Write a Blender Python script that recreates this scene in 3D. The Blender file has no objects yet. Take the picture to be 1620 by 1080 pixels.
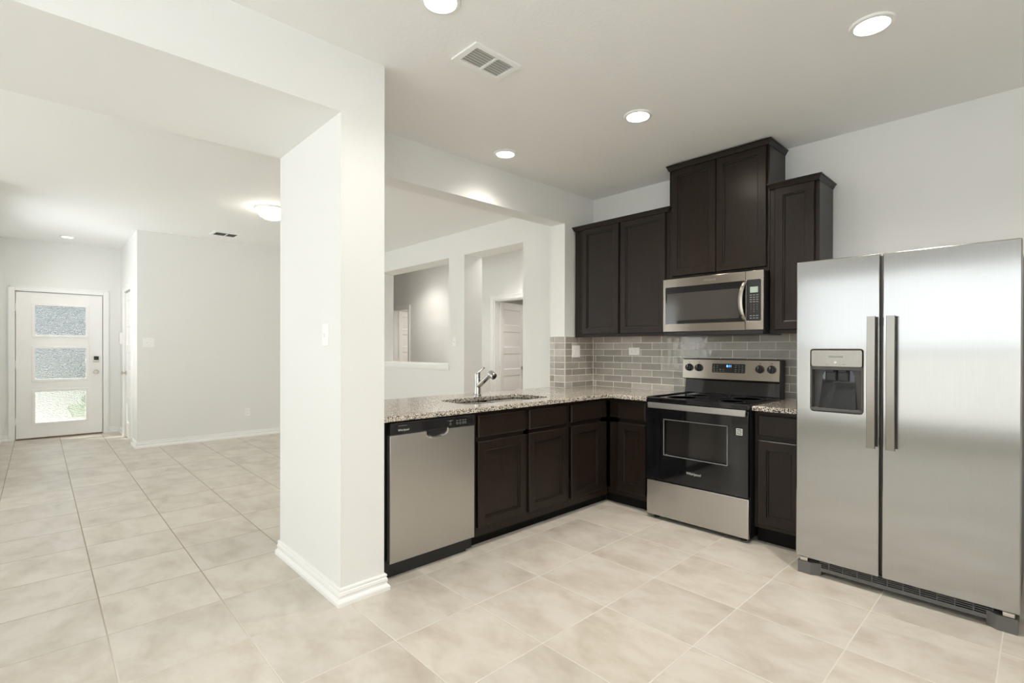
import bpy, bmesh, math, random
from mathutils import Vector, Matrix
random.seed(7)
S = bpy.context.scene
COL = S.collection
PI = math.pi

# ------------------------------------------------------------------ camera
YAW, PIT, ROL = -0.8141, -0.0033, 0.0020
fw = Vector((math.sin(YAW)*math.cos(PIT), math.cos(YAW)*math.cos(PIT), math.sin(PIT)))
rt = Vector((math.cos(YAW), -math.sin(YAW), 0))
up = rt.cross(fw)
r2 = rt*math.cos(ROL) + up*math.sin(ROL)
u2 = up*math.cos(ROL) - rt*math.sin(ROL)
cam = bpy.data.cameras.new('camera')
cam.sensor_width = 36.0
cam.lens = 794.23*36/1620
cam.shift_y = 13.07/1620
cam.clip_start = 0.05
camo = bpy.data.objects.new('camera', cam)
COL.objects.link(camo)
camo.matrix_world = Matrix(((r2.x, u2.x, -fw.x, 3.1036), (r2.y, u2.y, -fw.y, -4.0472), (r2.z, u2.z, -fw.z, 1.2759), (0, 0, 0, 1)))
S.camera = camo

# ------------------------------------------------------------------ view, world, sun
S.view_settings.view_transform = 'Standard'
S.view_settings.look = 'None'
S.view_settings.gamma = 1.0
S.view_settings.use_curve_mapping = False
S.view_settings.exposure = 1.20
S.cycles.use_denoising = True
S.cycles.max_bounces = 14
S.cycles.diffuse_bounces = 8
S.cycles.glossy_bounces = 6
S.cycles.transmission_bounces = 6
S.cycles.sample_clamp_indirect = 6.0
S.cycles.caustics_refractive = False
S.cycles.caustics_reflective = False
W = bpy.data.worlds.new('sky')
S.world = W
W.use_nodes = True
wn = W.node_tree.nodes
wn['Background'].inputs[0].default_value = (0.93, 0.99, 1.0, 1)
wn['Background'].inputs[1].default_value = 0.7
sun = bpy.data.lights.new('sun', 'SUN')
sun.energy = 5.0
sun.angle = 0.01
sun.color = (1.0, 0.95, 0.87)
suno = bpy.data.objects.new('sun', sun)
COL.objects.link(suno)
suno.location = (-9, -8, 8)
suno.rotation_euler = Vector((0.42, 0.42, -0.80)).to_track_quat('-Z', 'Y').to_euler()

CAN_E, DOME_E = 11.0, 10.0
CAN_W = 27.0         # watts of one recessed light
CH = 2.757     # ceiling height

# ------------------------------------------------------------------ materials
def mat(name, base=(.8, .8, .8), rough=.5, metal=0.0, spec=.5, emit=None, estr=1.0, coat=0.0):
    m = bpy.data.materials.new(name)
    m.use_nodes = True
    p = m.node_tree.nodes['Principled BSDF']
    p.inputs['Base Color'].default_value = (*base, 1)
    p.inputs['Roughness'].default_value = rough
    p.inputs['Metallic'].default_value = metal
    p.inputs['Specular IOR Level'].default_value = spec
    p.inputs['Coat Weight'].default_value = coat
    if emit:
        p.inputs['Emission Color'].default_value = (*emit, 1)
        p.inputs['Emission Strength'].default_value = estr
    return m

class NT:
    def __init__(s, m):
        s.t = m.node_tree; s.p = s.t.nodes['Principled BSDF']
    def n(s, typ, **k):
        nd = s.t.nodes.new(typ)
        for a, b in k.items(): setattr(nd, a, b)
        return nd
    def set(s, sock, v):
        if isinstance(v, bpy.types.NodeSocket): s.t.links.new(v, sock)
        else: sock.default_value = v
    def pos(s): return s.n('ShaderNodeNewGeometry').outputs['Position']
    def isl(s): return s.n('ShaderNodeNewGeometry').outputs['Random Per Island']
    def math(s, op, a, b=0.0, c=0.0):
        nd = s.n('ShaderNodeMath', operation=op)
        s.set(nd.inputs[0], a); s.set(nd.inputs[1], b); s.set(nd.inputs[2], c)
        return nd.outputs[0]
    def vscale(s, v, sc):
        nd = s.n('ShaderNodeVectorMath', operation='MULTIPLY')
        s.set(nd.inputs[0], v); nd.inputs[1].default_value = sc
        return nd.outputs[0]
    def vadd(s, v, w):
        nd = s.n('ShaderNodeVectorMath', operation='ADD')
        s.set(nd.inputs[0], v); s.set(nd.inputs[1], w)
        return nd.outputs[0]
    def noise(s, v, scale, detail=3.0, rough=.5, out='Fac', dist=0.0):
        nd = s.n('ShaderNodeTexNoise')
        s.set(nd.inputs['Vector'], v); nd.inputs['Scale'].default_value = scale
        nd.inputs['Detail'].default_value = detail; nd.inputs['Roughness'].default_value = rough
        nd.inputs['Distortion'].default_value = dist
        return nd.outputs[out]
    def ramp(s, f, stops, interp='LINEAR'):
        nd = s.n('ShaderNodeValToRGB'); nd.color_ramp.interpolation = interp
        e = nd.color_ramp.elements
        while len(e) < len(stops): e.new(.5)
        for i, (q, c) in enumerate(stops):
            e[i].position = q; e[i].color = (*c, 1) if len(c) == 3 else c
        s.set(nd.inputs[0], f)
        return nd.outputs[0]
    def mix(s, f, a, b, blend='MIX'):
        nd = s.n('ShaderNodeMix', data_type='RGBA', blend_type=blend)
        s.set(nd.inputs[0], f)
        s.set(nd.inputs[6], a if isinstance(a, bpy.types.NodeSocket) else (*a, 1))
        s.set(nd.inputs[7], b if isinstance(b, bpy.types.NodeSocket) else (*b, 1))
        return nd.outputs[2]
    def bump(s, h, strength=.2, dist=.002):
        nd = s.n('ShaderNodeBump'); nd.inputs['Strength'].default_value = strength
        nd.inputs['Distance'].default_value = dist
        s.set(nd.inputs['Height'], h)
        s.t.links.new(nd.outputs[0], s.p.inputs['Normal'])
        return nd
    def base(s, v): s.set(s.p.inputs['Base Color'], v)
    def rough(s, v): s.set(s.p.inputs['Roughness'], v)

def paint(name, c, rough=.62, peel=.12):
    m = mat(name, c, rough, spec=.3); t = NT(m)
    t.bump(t.noise(t.pos(), 55, 2), peel, .004)
    return m

M = {}
M['wall'] = paint('wall_paint', (.858, .858, .843))
M['ceil'] = paint('ceiling_paint', (.915, .915, .905), .75, .2)
M['trim'] = mat('white_trim_paint', (.93, .93, .92), .30)
M['door'] = paint('door_paint', (.95, .935, .925), .35, .03)
M['white_plastic'] = mat('white_plastic', (.95, .95, .94), .3)
M['beige_plastic'] = mat('almond_plastic', (.80, .74, .66), .35)
M['slot'] = mat('dark_slot', (.03, .03, .03), .6)
M['black_plastic'] = mat('black_plastic', (.012, .012, .013), .35)
M['black_gloss'] = mat('black_glass', (.006, .006, .007), .06, spec=.6)
M['dark_grey'] = mat('dark_grey_plastic', (.085, .082, .08), .45)
M['grille'] = mat('grey_grille_plastic', (.13, .128, .122), .5)
M['chrome'] = mat('chrome', (.60, .60, .58), .09, metal=1)
M['nickel'] = mat('satin_nickel', (.62, .58, .52), .28, metal=1)
M['mark'] = mat('pale_marking', (.62, .62, .60), .5)
M['mark_dim'] = mat('grey_marking', (.30, .30, .29), .5)
M['mark_dark'] = mat('dark_marking', (.08, .08, .08), .5)
M['label'] = mat('label_white', (.72, .72, .68), .5)
M['lcd'] = mat('lcd_screen', (.20, .24, .20), .25, emit=(.35, .42, .34), estr=.25)
M['blue'] = mat('blue_display', (.02, .05, .2), .3, emit=(.10, .35, 1.0), estr=2.2)
M['bulb'] = mat('lamp_diffuser', (.9, .9, .9), .4, emit=(1.0, .92, .80), estr=CAN_E)
M['bulb_soft'] = mat('lamp_diffuser_soft', (.9, .9, .9), .4, emit=(1.0, .92, .82), estr=CAN_E*.3)
M['bulb_strong'] = mat('lamp_diffuser_strong', (.9, .9, .9), .4, emit=(1.0, .88, .72), estr=CAN_E*4)
M['dome'] = mat('dome_glass', (.9, .9, .88), .3, emit=(1.0, .93, .82), estr=DOME_E)
M['duct'] = mat('duct_shadow_metal', (.55, .55, .53), .6)
M['rough_wood'] = mat('raw_cabinet_underside', (.42, .25, .13), .6)
M['bronze'] = mat('threshold_bronze', (.16, .10, .07), .45)

# floor tile
TS, TOX, TOY = .45375, .2602, -4.2779
m = mat('floor_tile', (.6, .56, .5), .34); t = NT(m)
sep = t.n('ShaderNodeSeparateXYZ'); t.set(sep.inputs[0], t.pos())
fx = t.math('DIVIDE', t.math('SUBTRACT', sep.outputs[0], TOX), TS)
fy = t.math('DIVIDE', t.math('SUBTRACT', sep.outputs[1], TOY), TS)
dx = t.math('SUBTRACT', .5, t.math('ABSOLUTE', t.math('SUBTRACT', t.math('FRACT', fx), .5)))
dy = t.math('SUBTRACT', .5, t.math('ABSOLUTE', t.math('SUBTRACT', t.math('FRACT', fy), .5)))
edge = t.math('MULTIPLY', t.math('MINIMUM', dx, dy), TS)
grout = t.math('LESS_THAN', edge, .0028)
cmb = t.n('ShaderNodeCombineXYZ'); t.set(cmb.inputs[0], t.math('FLOOR', fx)); t.set(cmb.inputs[1], t.math('FLOOR', fy))
wnz = t.n('ShaderNodeTexWhiteNoise', noise_dimensions='3D'); t.set(wnz.inputs['Vector'], cmb.outputs[0])
shift = t.vadd(t.pos(), t.vscale(wnz.outputs['Color'], (9, 9, 9)))
n1 = t.noise(t.vscale(shift, (1, 1.5, 1)), 3.8, 6, .60, dist=.3)
n2 = t.noise(shift, 40, 4, .7)
c = t.ramp(n1, [(.26, (.48, .43, .36)), (.43, (.60, .555, .485)), (.57, (.68, .642, .578)), (.78, (.74, .708, .65))])
c = t.mix(t.math('MULTIPLY', n2, .25), c, (.58, .50, .41))
tint = t.ramp(wnz.outputs['Value'], [(0, (.95, .945, .94)), (1, (1.03, 1.02, 1.0))])
c = t.mix(1.0, c, tint, 'MULTIPLY')
gc = t.mix(t.math('SMOOTH_MAX', 0.0, t.math('MINIMUM', 1.0, t.math('MULTIPLY', t.math('ADD', sep.outputs[0], .2), .9)), .01), (.42, .365, .285), (.77, .735, .655))  # pale kitchen, tan living side: glancing-light difference put into the grout colour
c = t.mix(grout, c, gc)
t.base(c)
t.rough(t.math('ADD', t.math('MULTIPLY', n1, .08), t.math('ADD', .28, t.math('MULTIPLY', grout, .4))))
hgt = t.math('ADD', t.math('SMOOTH_MIN', edge, .004, .002), t.math('MULTIPLY', n2, .0004))
t.bump(hgt, .55, 1.0)
M['floor'] = m

# granite
m = mat('granite', (.6, .55, .5), .12, spec=.6); t = NT(m)
v = t.n('ShaderNodeTexVoronoi'); t.set(v.inputs['Vector'], t.pos()); v.inputs['Scale'].default_value = 210
vs = t.n('ShaderNodeSeparateColor'); t.set(vs.inputs[0], v.outputs['Color'])
n3 = t.noise(t.pos(), 55, 5, .7)
f = t.math('ADD', t.math('MULTIPLY', vs.outputs[0], .62), t.math('MULTIPLY', n3, .42))
c = t.ramp(f, [(.0, (.014, .012, .011)), (.36, (.030, .026, .022)), (.40, (.14, .115, .09)), (.47, (.30, .25, .20)), (.53, (.56, .50, .42)), (.70, (.70, .64, .555)), (.9, (.82, .77, .69))])
t.base(c); M['granite'] = m

# cabinet wood
def wood(name, a, b, c, rough):
    m = mat(name, a, rough, spec=.27); t = NT(m)
    g = t.noise(t.vscale(t.pos(), (38, 38, 2.6)), 1.6, 6, .62, dist=.5)
    t.base(t.ramp(g, [(.25, a), (.55, b), (.8, c)]))
    t.rough(t.math('ADD', rough-.015, t.math('MULTIPLY', g, .06)))
    t.bump(g, .05, .001)
    return m
M['wood'] = wood('espresso_wood', (.0130, .0083, .0060), (.0190, .0124, .0091), (.0260, .0175, .0130), .30)
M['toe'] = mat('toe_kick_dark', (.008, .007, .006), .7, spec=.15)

# brushed steels
def steel(name, base, rough, vertical, ani=.75, wav=.0, grain=.10):
    m = mat(name, base, rough, metal=1); t = NT(m)
    sc = (520, 520, 5) if vertical else (6, 6, 620)
    g = t.noise(t.vscale(t.pos(), sc), 1.0, 3, .6)
    t.rough(t.math('ADD', rough-grain/2, t.math('MULTIPLY', g, grain)))
    t.base(t.ramp(g, [(.3, tuple(x*.975 for x in base)), (.7, tuple(min(1, x*1.02) for x in base))]))
    tg = t.n('ShaderNodeCombineXYZ'); tg.inputs[0].default_value = .7071; tg.inputs[1].default_value = .7071
    t.t.links.new(tg.outputs[0], t.p.inputs['Tangent'])
    t.p.inputs['Anisotropic'].default_value = ani
    t.p.inputs['Anisotropic Rotation'].default_value = 0.0 if vertical else .25
    if wav:
        t.bump(t.noise(t.pos(), 2.2, 1), wav, .05)
    return m
M['steel_v'] = steel('brushed_steel_vertical', (.43, .426, .415), .15, True, .8, .012, .03)
M['steel_handle'] = steel('brushed_steel_handle', (.30, .28, .25), .25, True, .5, 0, .03)
M['steel_dw'] = steel('brushed_steel_dishwasher', (.53, .515, .49), .34, True, .5, .10)
M['steel_h'] = steel('brushed_steel_horizontal', (.36, .325, .28), .255, False, .6, 0, .02)
M['sink_steel'] = mat('sink_steel', (.62, .61, .59), .24, metal=1)

# glazed backsplash tile
m = mat('glazed_tile', (.3, .28, .25), .10, spec=.6); t = NT(m)
ir = t.isl()
n1 = t.noise(t.vadd(t.pos(), t.vscale(t.n('ShaderNodeNewGeometry').outputs['Random Per Island'], (5, 5, 5))), 9, 4, .6)
f = t.math('ADD', t.math('MULTIPLY', ir, .55), t.math('MULTIPLY', n1, .55))
t.base(t.ramp(f, [(.2, (.30, .278, .242)), (.55, (.395, .37, .33)), (.85, (.50, .475, .43))]))
t.bump(t.noise(t.pos(), 20, 2), .4, .006)
M['tile'] = m
M['grout'] = mat('tile_grout', (.93, .91, .86), .8)

# obscure glass
m = bpy.data.materials.new('obscure_glass'); m.use_nodes = True
nt = m.node_tree; nt.nodes.remove(nt.nodes['Principled BSDF'])
o = nt.nodes['Material Output']
tr = nt.nodes.new('ShaderNodeBsdfTransparent'); tr.inputs[0].default_value = (.93, .96, .95, 1)
rf = nt.nodes.new('ShaderNodeBsdfRefraction'); rf.inputs['Roughness'].default_value = .12; rf.inputs['IOR'].default_value = 1.35
gl = nt.nodes.new('ShaderNodeBsdfGlossy'); gl.inputs['Roughness'].default_value = .15
vo = nt.nodes.new('ShaderNodeTexVoronoi'); vo.inputs['Scale'].default_value = 70
ge = nt.nodes.new('ShaderNodeNewGeometry'); nt.links.new(ge.outputs['Position'], vo.inputs['Vector'])
bu = nt.nodes.new('ShaderNodeBump'); bu.inputs['Strength'].default_value = 1.0; bu.inputs['Distance'].default_value = .01
nt.links.new(vo.outputs['Distance'], bu.inputs['Height'])
nt.links.new(bu.outputs[0], rf.inputs['Normal']); nt.links.new(bu.outputs[0], gl.inputs['Normal'])
m1 = nt.nodes.new('ShaderNodeMixShader'); m1.inputs[0].default_value = .50
nt.links.new(tr.outputs[0], m1.inputs[1]); nt.links.new(rf.outputs[0], m1.inputs[2])
m2 = nt.nodes.new('ShaderNodeMixShader'); m2.inputs[0].default_value = .05
nt.links.new(m1.outputs[0], m2.inputs[1]); nt.links.new(gl.outputs[0], m2.inputs[2])
nt.links.new(m2.outputs[0], o.inputs['Surface'])
M['obscure'] = m
def daylit(n, c, e): return mat('daylit_glass_'+n, (.5, .5, .5), .2, emit=c, estr=e)
m = mat('lawn', (.12, .24, .06), .9); t = NT(m)
t.base(t.ramp(t.noise(t.pos(), 30, 4), [(.3, (.05, .11, .025)), (.7, (.11, .20, .05))])); M['lawn'] = m
M['concrete'] = paint('concrete', (.33, .32, .30), .9, .3)
m = mat('leaf', (.05, .13, .025), .8); M['leaf'] = m
M['siding'] = paint('grey_siding', (.17, .22, .27), .8, .1)
M['shingle'] = paint('roof_shingle', (.16, .15, .15), .9, .3)

# ------------------------------------------------------------------ builders
LOC = {}
def FY(y): return lambda p: Vector((p[0], y-p[1], p[2]))      # a front that looks towards -Y
def FX(x): return lambda p: Vector((x+p[1], p[0], p[2]))      # a front that looks towards +X
def ID(p): return Vector(p)

def rr(u0, u1, z0, z1, r, n=5):
    out = []
    for cx, cz, a in ((u1-r, z0+r, -PI/2), (u1-r, z1-r, 0), (u0+r, z1-r, PI/2), (u0+r, z0+r, PI)):
        for i in range(n+1):
            q = a+PI/2*i/n
            out.append((cx+r*math.cos(q), cz+r*math.sin(q)))
    return out

class MB:
    def __init__(s, tf=ID): s.bm = bmesh.new(); s.tf = tf
    def _take(s, b):
        me = bpy.data.meshes.new('t'); b.to_mesh(me); b.free()
        s.bm.from_mesh(me); bpy.data.meshes.remove(me)
        return s
    def box(s, a0, a1, b0, b1, c0, c1, bev=0.0, seg=2):
        b = bmesh.new()
        bmesh.ops.create_cube(b, size=1)
        for v in b.verts:
            v.co = Vector(((a0+a1)/2+v.co.x*(a1-a0), (b0+b1)/2+v.co.y*(b1-b0), (c0+c1)/2+v.co.z*(c1-c0)))
        if bev > 0:
            bmesh.ops.bevel(b, geom=b.edges[:], offset=bev, segments=seg, affect='EDGES', profile=.5)
        return s._take(b)
    def rings(s, rects):
        """nested rectangles (u0,u1,z0,z1,d) joined into one closed solid"""
        b = bmesh.new(); R = []
        for (u0, u1, z0, z1, d) in rects:
            R.append([b.verts.new((u, d, z)) for u, z in ((u0, z0), (u1, z0), (u1, z1), (u0, z1))])
        for A, B in zip(R, R[1:]):
            for i in range(4):
                b.faces.new((A[i], A[(i+1) % 4], B[(i+1) % 4], B[i]))
        b.faces.new(R[0][::-1]); b.faces.new(R[-1])
        return s._take(b)
    def loft(s, loops, cap=True):
        b = bmesh.new(); R = [[b.verts.new(p) for p in L] for L in loops]; n = len(R[0])
        for A, B in zip(R, R[1:]):
            for i in range(n):
                b.faces.new((A[i], A[(i+1) % n], B[(i+1) % n], B[i]))
        if cap: b.faces.new(R[0][::-1]); b.faces.new(R[-1])
        return s._take(b)
    def cyl(s, p0, p1, r0, r1=None, n=24):
        r1 = r0 if r1 is None else r1
        p0, p1 = Vector(p0), Vector(p1); ax = (p1-p0).normalized()
        x = ax.orthogonal().normalized(); y = ax.cross(x)
        L = [[p+(x*math.cos(2*PI*i/n)+y*math.sin(2*PI*i/n))*r for i in range(n)] for p, r in ((p0, r0), (p1, r1))]
        return s.loft(L)
    def lathe(s, c, ax, prof, n=32):
        """prof: (radius, height along ax)"""
        c = Vector(c); ax = Vector(ax).normalized(); x = ax.orthogonal().normalized(); y = ax.cross(x)
        return s.loft([[c+ax*h+(x*math.cos(2*PI*i/n)+y*math.sin(2*PI*i/n))*max(r, 1e-4) for i in range(n)] for r, h in prof])
    def tube(s, pts, r, n=14):
        pts = [Vector(p) for p in pts]; rr_ = r if isinstance(r, list) else [r]*len(pts); L = []; x = None
        for i, p in enumerate(pts):
            tg = (pts[min(i+1, len(pts)-1)]-pts[max(i-1, 0)]).normalized()
            x = tg.orthogonal().normalized() if x is None else (x-tg*x.dot(tg)).normalized()
            y = tg.cross(x)
            L.append([p+(x*math.cos(2*PI*k/n)+y*math.sin(2*PI*k/n))*rr_[i] for k in range(n)])
        return s.loft(L)
    def plate(s, loops, d0, d1, bev=0.0):
        """outline + holes given in (u,z), given thickness along d"""
        cu = bpy.data.curves.new('t', 'CURVE'); cu.dimensions = '2D'; cu.fill_mode = 'BOTH'
        for L in loops:
            sp = cu.splines.new('POLY'); sp.points.add(len(L)-1); sp.use_cyclic_u = True
            for q, (u, z) in zip(sp.points, L): q.co = (u, z, 0, 1)
        h = (d1-d0)/2
        cu.extrude = h-bev; cu.bevel_depth = bev; cu.offset = -bev; cu.bevel_resolution = 2
        ob = bpy.data.objects.new('t', cu); COL.objects.link(ob)
        dg = bpy.context.evaluated_depsgraph_get()
        me = bpy.data.meshes.new_from_object(ob.evaluated_get(dg))
        b = bmesh.new(); b.from_mesh(me)
        for v in b.verts: v.co = Vector((v.co.x, (d0+d1)/2+v.co.z, v.co.y))
        bmesh.ops.remove_doubles(b, verts=b.verts[:], dist=1e-5)
        bpy.data.objects.remove(ob); bpy.data.curves.remove(cu); bpy.data.meshes.remove(me)
        return s._take(b)
    def text(s, txt, u, z, size, d, th=.0006, shear=0.0, sx=1.0, align='CENTER'):
        cu = bpy.data.curves.new('t', 'FONT'); cu.body = txt; cu.size = size; cu.extrude = th/2
        cu.align_x = align; cu.align_y = 'CENTER'; cu.shear = shear; cu.resolution_u = 3
        ob = bpy.data.objects.new('t', cu); COL.objects.link(ob)
        dg = bpy.context.evaluated_depsgraph_get()
        me = bpy.data.meshes.new_from_object(ob.evaluated_get(dg))
        b = bmesh.new(); b.from_mesh(me)
        for v in b.verts: v.co = Vector((u+v.co.x*sx, d+th/2+v.co.z, z+v.co.y))
        bpy.data.objects.remove(ob); bpy.data.curves.remove(cu); bpy.data.meshes.remove(me)
        return s._take(b)
    def build(s, name, m, parent=None, smooth=35, rot=None):
        root = parent
        while root is not None and root.parent is not None: root = root.parent
        off = LOC.get(root.name, Vector()) if root is not None else Vector()
        for v in s.bm.verts: v.co = s.tf(v.co)-off
        bmesh.ops.recalc_face_normals(s.bm, faces=s.bm.faces[:])
        me = bpy.data.meshes.new(name); s.bm.to_mesh(me); s.bm.free()
        for p in me.polygons: p.use_smooth = True
        me.set_sharp_from_angle(angle=math.radians(smooth))
        for p in me.polygons:                      # large flat faces stay flat beside rounded edges
            if p.area > 1.5e-4 and max(abs(c) for c in p.normal) > .99995: p.use_smooth = False
        me.materials.append(m)
        ob = bpy.data.objects.new(name, me); COL.objects.link(ob)
        if parent is not None: ob.parent = parent
        return ob

def tag(o, label, cat, group=None):
    o['label'] = label; o['category'] = cat
    if group: o['group'] = group
    return o
def thing(name, label, cat, loc, group=None):
    o = bpy.data.objects.new(name, None); COL.objects.link(o)
    o.empty_display_size = .1
    o.location = loc; LOC[o.name] = Vector(loc)
    return tag(o, label, cat, group)
def struct(o): o['kind'] = 'structure'; return o
def rect(u0, u1, z0, z1): return [(u0, z0), (u1, z0), (u1, z1), (u0, z1)]

# ------------------------------------------------------------------ the setting
PX0, PX1, PY0, PY1 = -.141, .714, -2.957, -2.718          # the pier between kitchen and living room
HZ = 2.444
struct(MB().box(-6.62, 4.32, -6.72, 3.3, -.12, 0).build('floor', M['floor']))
struct(MB().box(-6.62, 4.32, -6.72, 3.3, CH, CH+.12).build('ceiling', M['ceil']))
struct(MB().box(-.18, 4.32, 0, .12, 0, CH).build('wall_back', M['wall']))
struct(MB().box(-.18, 0, -.4349, 0, 0, CH).build('wall_stub', M['wall']))
struct(MB().box(-.18, 0, PY1, -.4349, 2.4535, CH).build('wall_header_kitchen', M['wall']))
struct(MB().box(-.165, -.03, PY1, -.4349, 0, .865).build('wall_peninsula', M['wall']))
struct(MB().box(PX0, PX1, PY0, PY1, 0, CH).build('wall_pier', M['wall']))
struct(MB().box(PX0, PX1, -6.6, PY0, HZ, CH).build('wall_header_dining', M['wall']))
b = MB(); b.box(4.2, 4.32, -6.72, -6.2, 0, CH); b.box(4.2, 4.32, -3.9, 0, 0, CH); b.box(4.2, 4.32, -6.2, -3.9, 0, .8); b.box(4.2, 4.32, -6.2, -3.9, 2.3, CH)
struct(b.build('wall_right', M['wall']))
# wall with the two openings towards the hallway
b = MB()
b.box(-4.86, -4.18, -.12, .17, 0, CH); b.box(-4.18, -2.267, -.12, .17, 0, 1.045); b.box(-4.18, -2.267, -.12, .17, 2.457, CH)
b.box(-2.267, -1.938, -.12, .17, 0, CH); b.box(-1.938, -.88, -.12, .17, 2.457, CH); b.box(-.88, -.18, -.12, .17, 0, CH)
struct(b.build('wall_hall_front', M['wall']))
b = MB()
b.box(-6.5, -5.97, 1.2, 1.32, 0, CH); b.box(-5.97, -5.39, 1.2, 1.32, 2.045, CH); b.box(-5.39, -2.87, 1.2, 1.32, 0, CH)
b.box(-2.87, -2.11, 1.2, 1.32, 2.03, CH); b.box(-2.11, .0, 1.2, 1.32, 0, CH)
struct(b.build('wall_hall_back', M['wall']))
struct(MB().box(-.18, -.06, .17, 1.2, 0, CH).build('wall_hall_right', M['wall']))
struct(MB().box(-6.62, -6.5, -3.02, 3.3, 0, CH).build('wall_hall_left', M['wall']))
struct(MB().box(-6.5, .0, 3.18, 3.3, 0, CH).build('wall_bedroom_back', M['wall']))
struct(MB().box(-4.3, -4.18, 1.32, 3.18, 0, CH).build('wall_bedroom_middle', M['wall']))
struct(MB().box(-.12, 0, 1.32, 3.18, 0, CH).build('wall_bedroom_right', M['wall']))
struct(MB().box(-4.86, -4.74, -3.14, -.12, 0, CH).build('wall_living', M['wall']))
b = MB()
b.box(-6.5, -5.93, -3.14, -3.02, 0, CH); b.box(-5.93, -5.19, -3.14, -3.02, 2.06, CH); b.box(-5.19, -4.86, -3.14, -3.02, 0, CH)
struct(b.build('wall_closet', M['wall']))
b = MB()
b.box(-6.62, -6.5, -4.55, -4.275, 0, CH); b.box(-6.62, -6.5, -4.275, -3.343, 2.045, CH); b.box(-6.62, -6.5, -3.343, -3.02, 0, CH)
struct(b.build('wall_entry', M['wall']))
b = MB(); b.box(-6.5, -5.2, -4.55, -4.43, 0, CH); b.box(-3.7, -3.2, -4.55, -4.43, 0, CH); b.box(-5.2, -3.7, -4.55, -4.43, 0, .8); b.box(-5.2, -3.7, -4.55, -4.43, 2.3, CH)
struct(b.build('wall_left', M['wall']))
struct(MB().box(-3.32, -3.2, -6.72, -4.55, 0, CH).build('wall_family', M['wall']))
# x0, x1, z0, z1, middle rail, brightness of the sky half and of the garden half
WINS = [(.35, 3.75, .2, 2.42, 1.24, 1.08, .80), (-2.75, -.55, .5, 2.3, 1.30, 2.1, 1.6)]
b = MB()
b.box(-3.2, -2.75, -6.72, -6.6, 0, CH); b.box(-.55, .35, -6.72, -6.6, 0, CH); b.box(3.75, 4.2, -6.72, -6.6, 0, CH)
for x0, x1, z0, z1, zm, e1, e2 in WINS:
    b.box(x0, x1, -6.72, -6.6, 0, z0); b.box(x0, x1, -6.72, -6.6, z1, CH)
struct(b.build('wall_rear', M['wall']))
WALLWIN = [(ID, -6.6, w) for w in WINS]
WALLWIN.append((lambda p: Vector((4.2-(p[1]+6.6), p[0], p[2])), 0, (-6.2, -3.9, .8, 2.3, 1.5, 2.4, 2.0)))  # unseen right-wall window, added as fill light for the kitchen side
WALLWIN.append((lambda p: Vector((p[0], -4.43+(p[1]+6.6), p[2])), 0, (-5.2, -3.7, .8, 2.3, 1.5, 2.1, 2.0)))  # unseen left-wall window, added to brighten the living area
for i, (tw, _, (x0, x1, z0, z1, zm, e1, e2)) in enumerate(WALLWIN):
    f = MB(tw); y0, y1 = -6.70, -6.63
    f.box(x0, x0+.05, y0, y1, z0, z1); f.box(x1-.05, x1, y0, y1, z0, z1)
    for zz in (z0, zm-.025, z1-.05): f.box(x0+.05, x1-.05, y0, y1, zz, zz+.05)
    nm = 3 if x1-x0 > 3 else 2
    for j in range(1, nm): xm = x0+(x1-x0)*j/nm; f.box(xm-.03, xm+.03, y0, y1, z0+.05, z1-.05)
    w = struct(f.build('window_%d' % (i+1), M['trim']))
    MB(tw).box(x0+.05, x1-.05, -6.672, -6.666, zm+.025, z1-.05).build('upper_pane', daylit('sky_%d' % i, (.90, .96, 1.0), e1), w)
    MB(tw).box(x0+.05, x1-.05, -6.672, -6.666, z0+.05, zm-.025).build('lower_pane', daylit('garden_%d' % i, (.95, .97, .93), e2), w)
    s = MB(tw); z = z0+.03
    while z < z1-.02:
        s.loft([[(xx, -6.615-.012, z-.006), (xx, -6.615+.012, z+.006), (xx, -6.615+.012, z+.0075), (xx, -6.615-.012, z-.0045)] for xx in (x0+.02, x1-.02)])
        z += .052
    s.build('blind', M['white_plastic'], w)

# baseboards: a moulded profile swept along the wall foot
BB = [(0, .14), (.007, .14), (.011, .134), (.012, .122), (.008, .112), (.012, .104), (.015, .082), (.012, .072), (.012, .056), (.019, .044), (.024, .028), (.024, .0), (0, 0)]
def sweep(name, path, prof, m, sc=1.0):
    """path: XY points, the profile stands out on the right-hand side of the walk"""
    P = [Vector(p) for p in path]; L = []
    for i, p in enumerate(P):
        def nrm(a, b): d = (b-a).normalized(); return Vector((d.y, -d.x))
        if i == 0: nn = nrm(P[0], P[1])
        elif i == len(P)-1: nn = nrm(P[-2], P[-1])
        else:
            a, c = nrm(P[i-1], p), nrm(p, P[i+1]); nn = (a+c)/(1+a.dot(c))
        L.append([(p.x+nn.x*d*sc, p.y+nn.y*d*sc, z*.60) for d, z in prof])
    return struct(MB().loft(L).build(name, m, smooth=25))
sweep('baseboard_pier', [(PX0, PY1), (PX0, PY0), (PX1, PY0), (PX1, PY1), (.672, PY1)], BB, M['trim'])
sweep('baseboard_living', [(-5.12, -3.14), (-4.74, -3.14), (-4.74, -.12)], BB, M['trim'])
sweep('baseboard_closet', [(-6.5, -3.28), (-6.5, -3.14), (-6.0, -3.14)], BB, M['trim'])
sweep('baseboard_entry', [(-3.2, -4.43), (-6.5, -4.43), (-6.5, -4.34)], BB, M['trim'])
sweep('baseboard_hall', [(-2.267, -.12), (-4.74, -.12)][::-1], BB, M['trim'])

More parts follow.
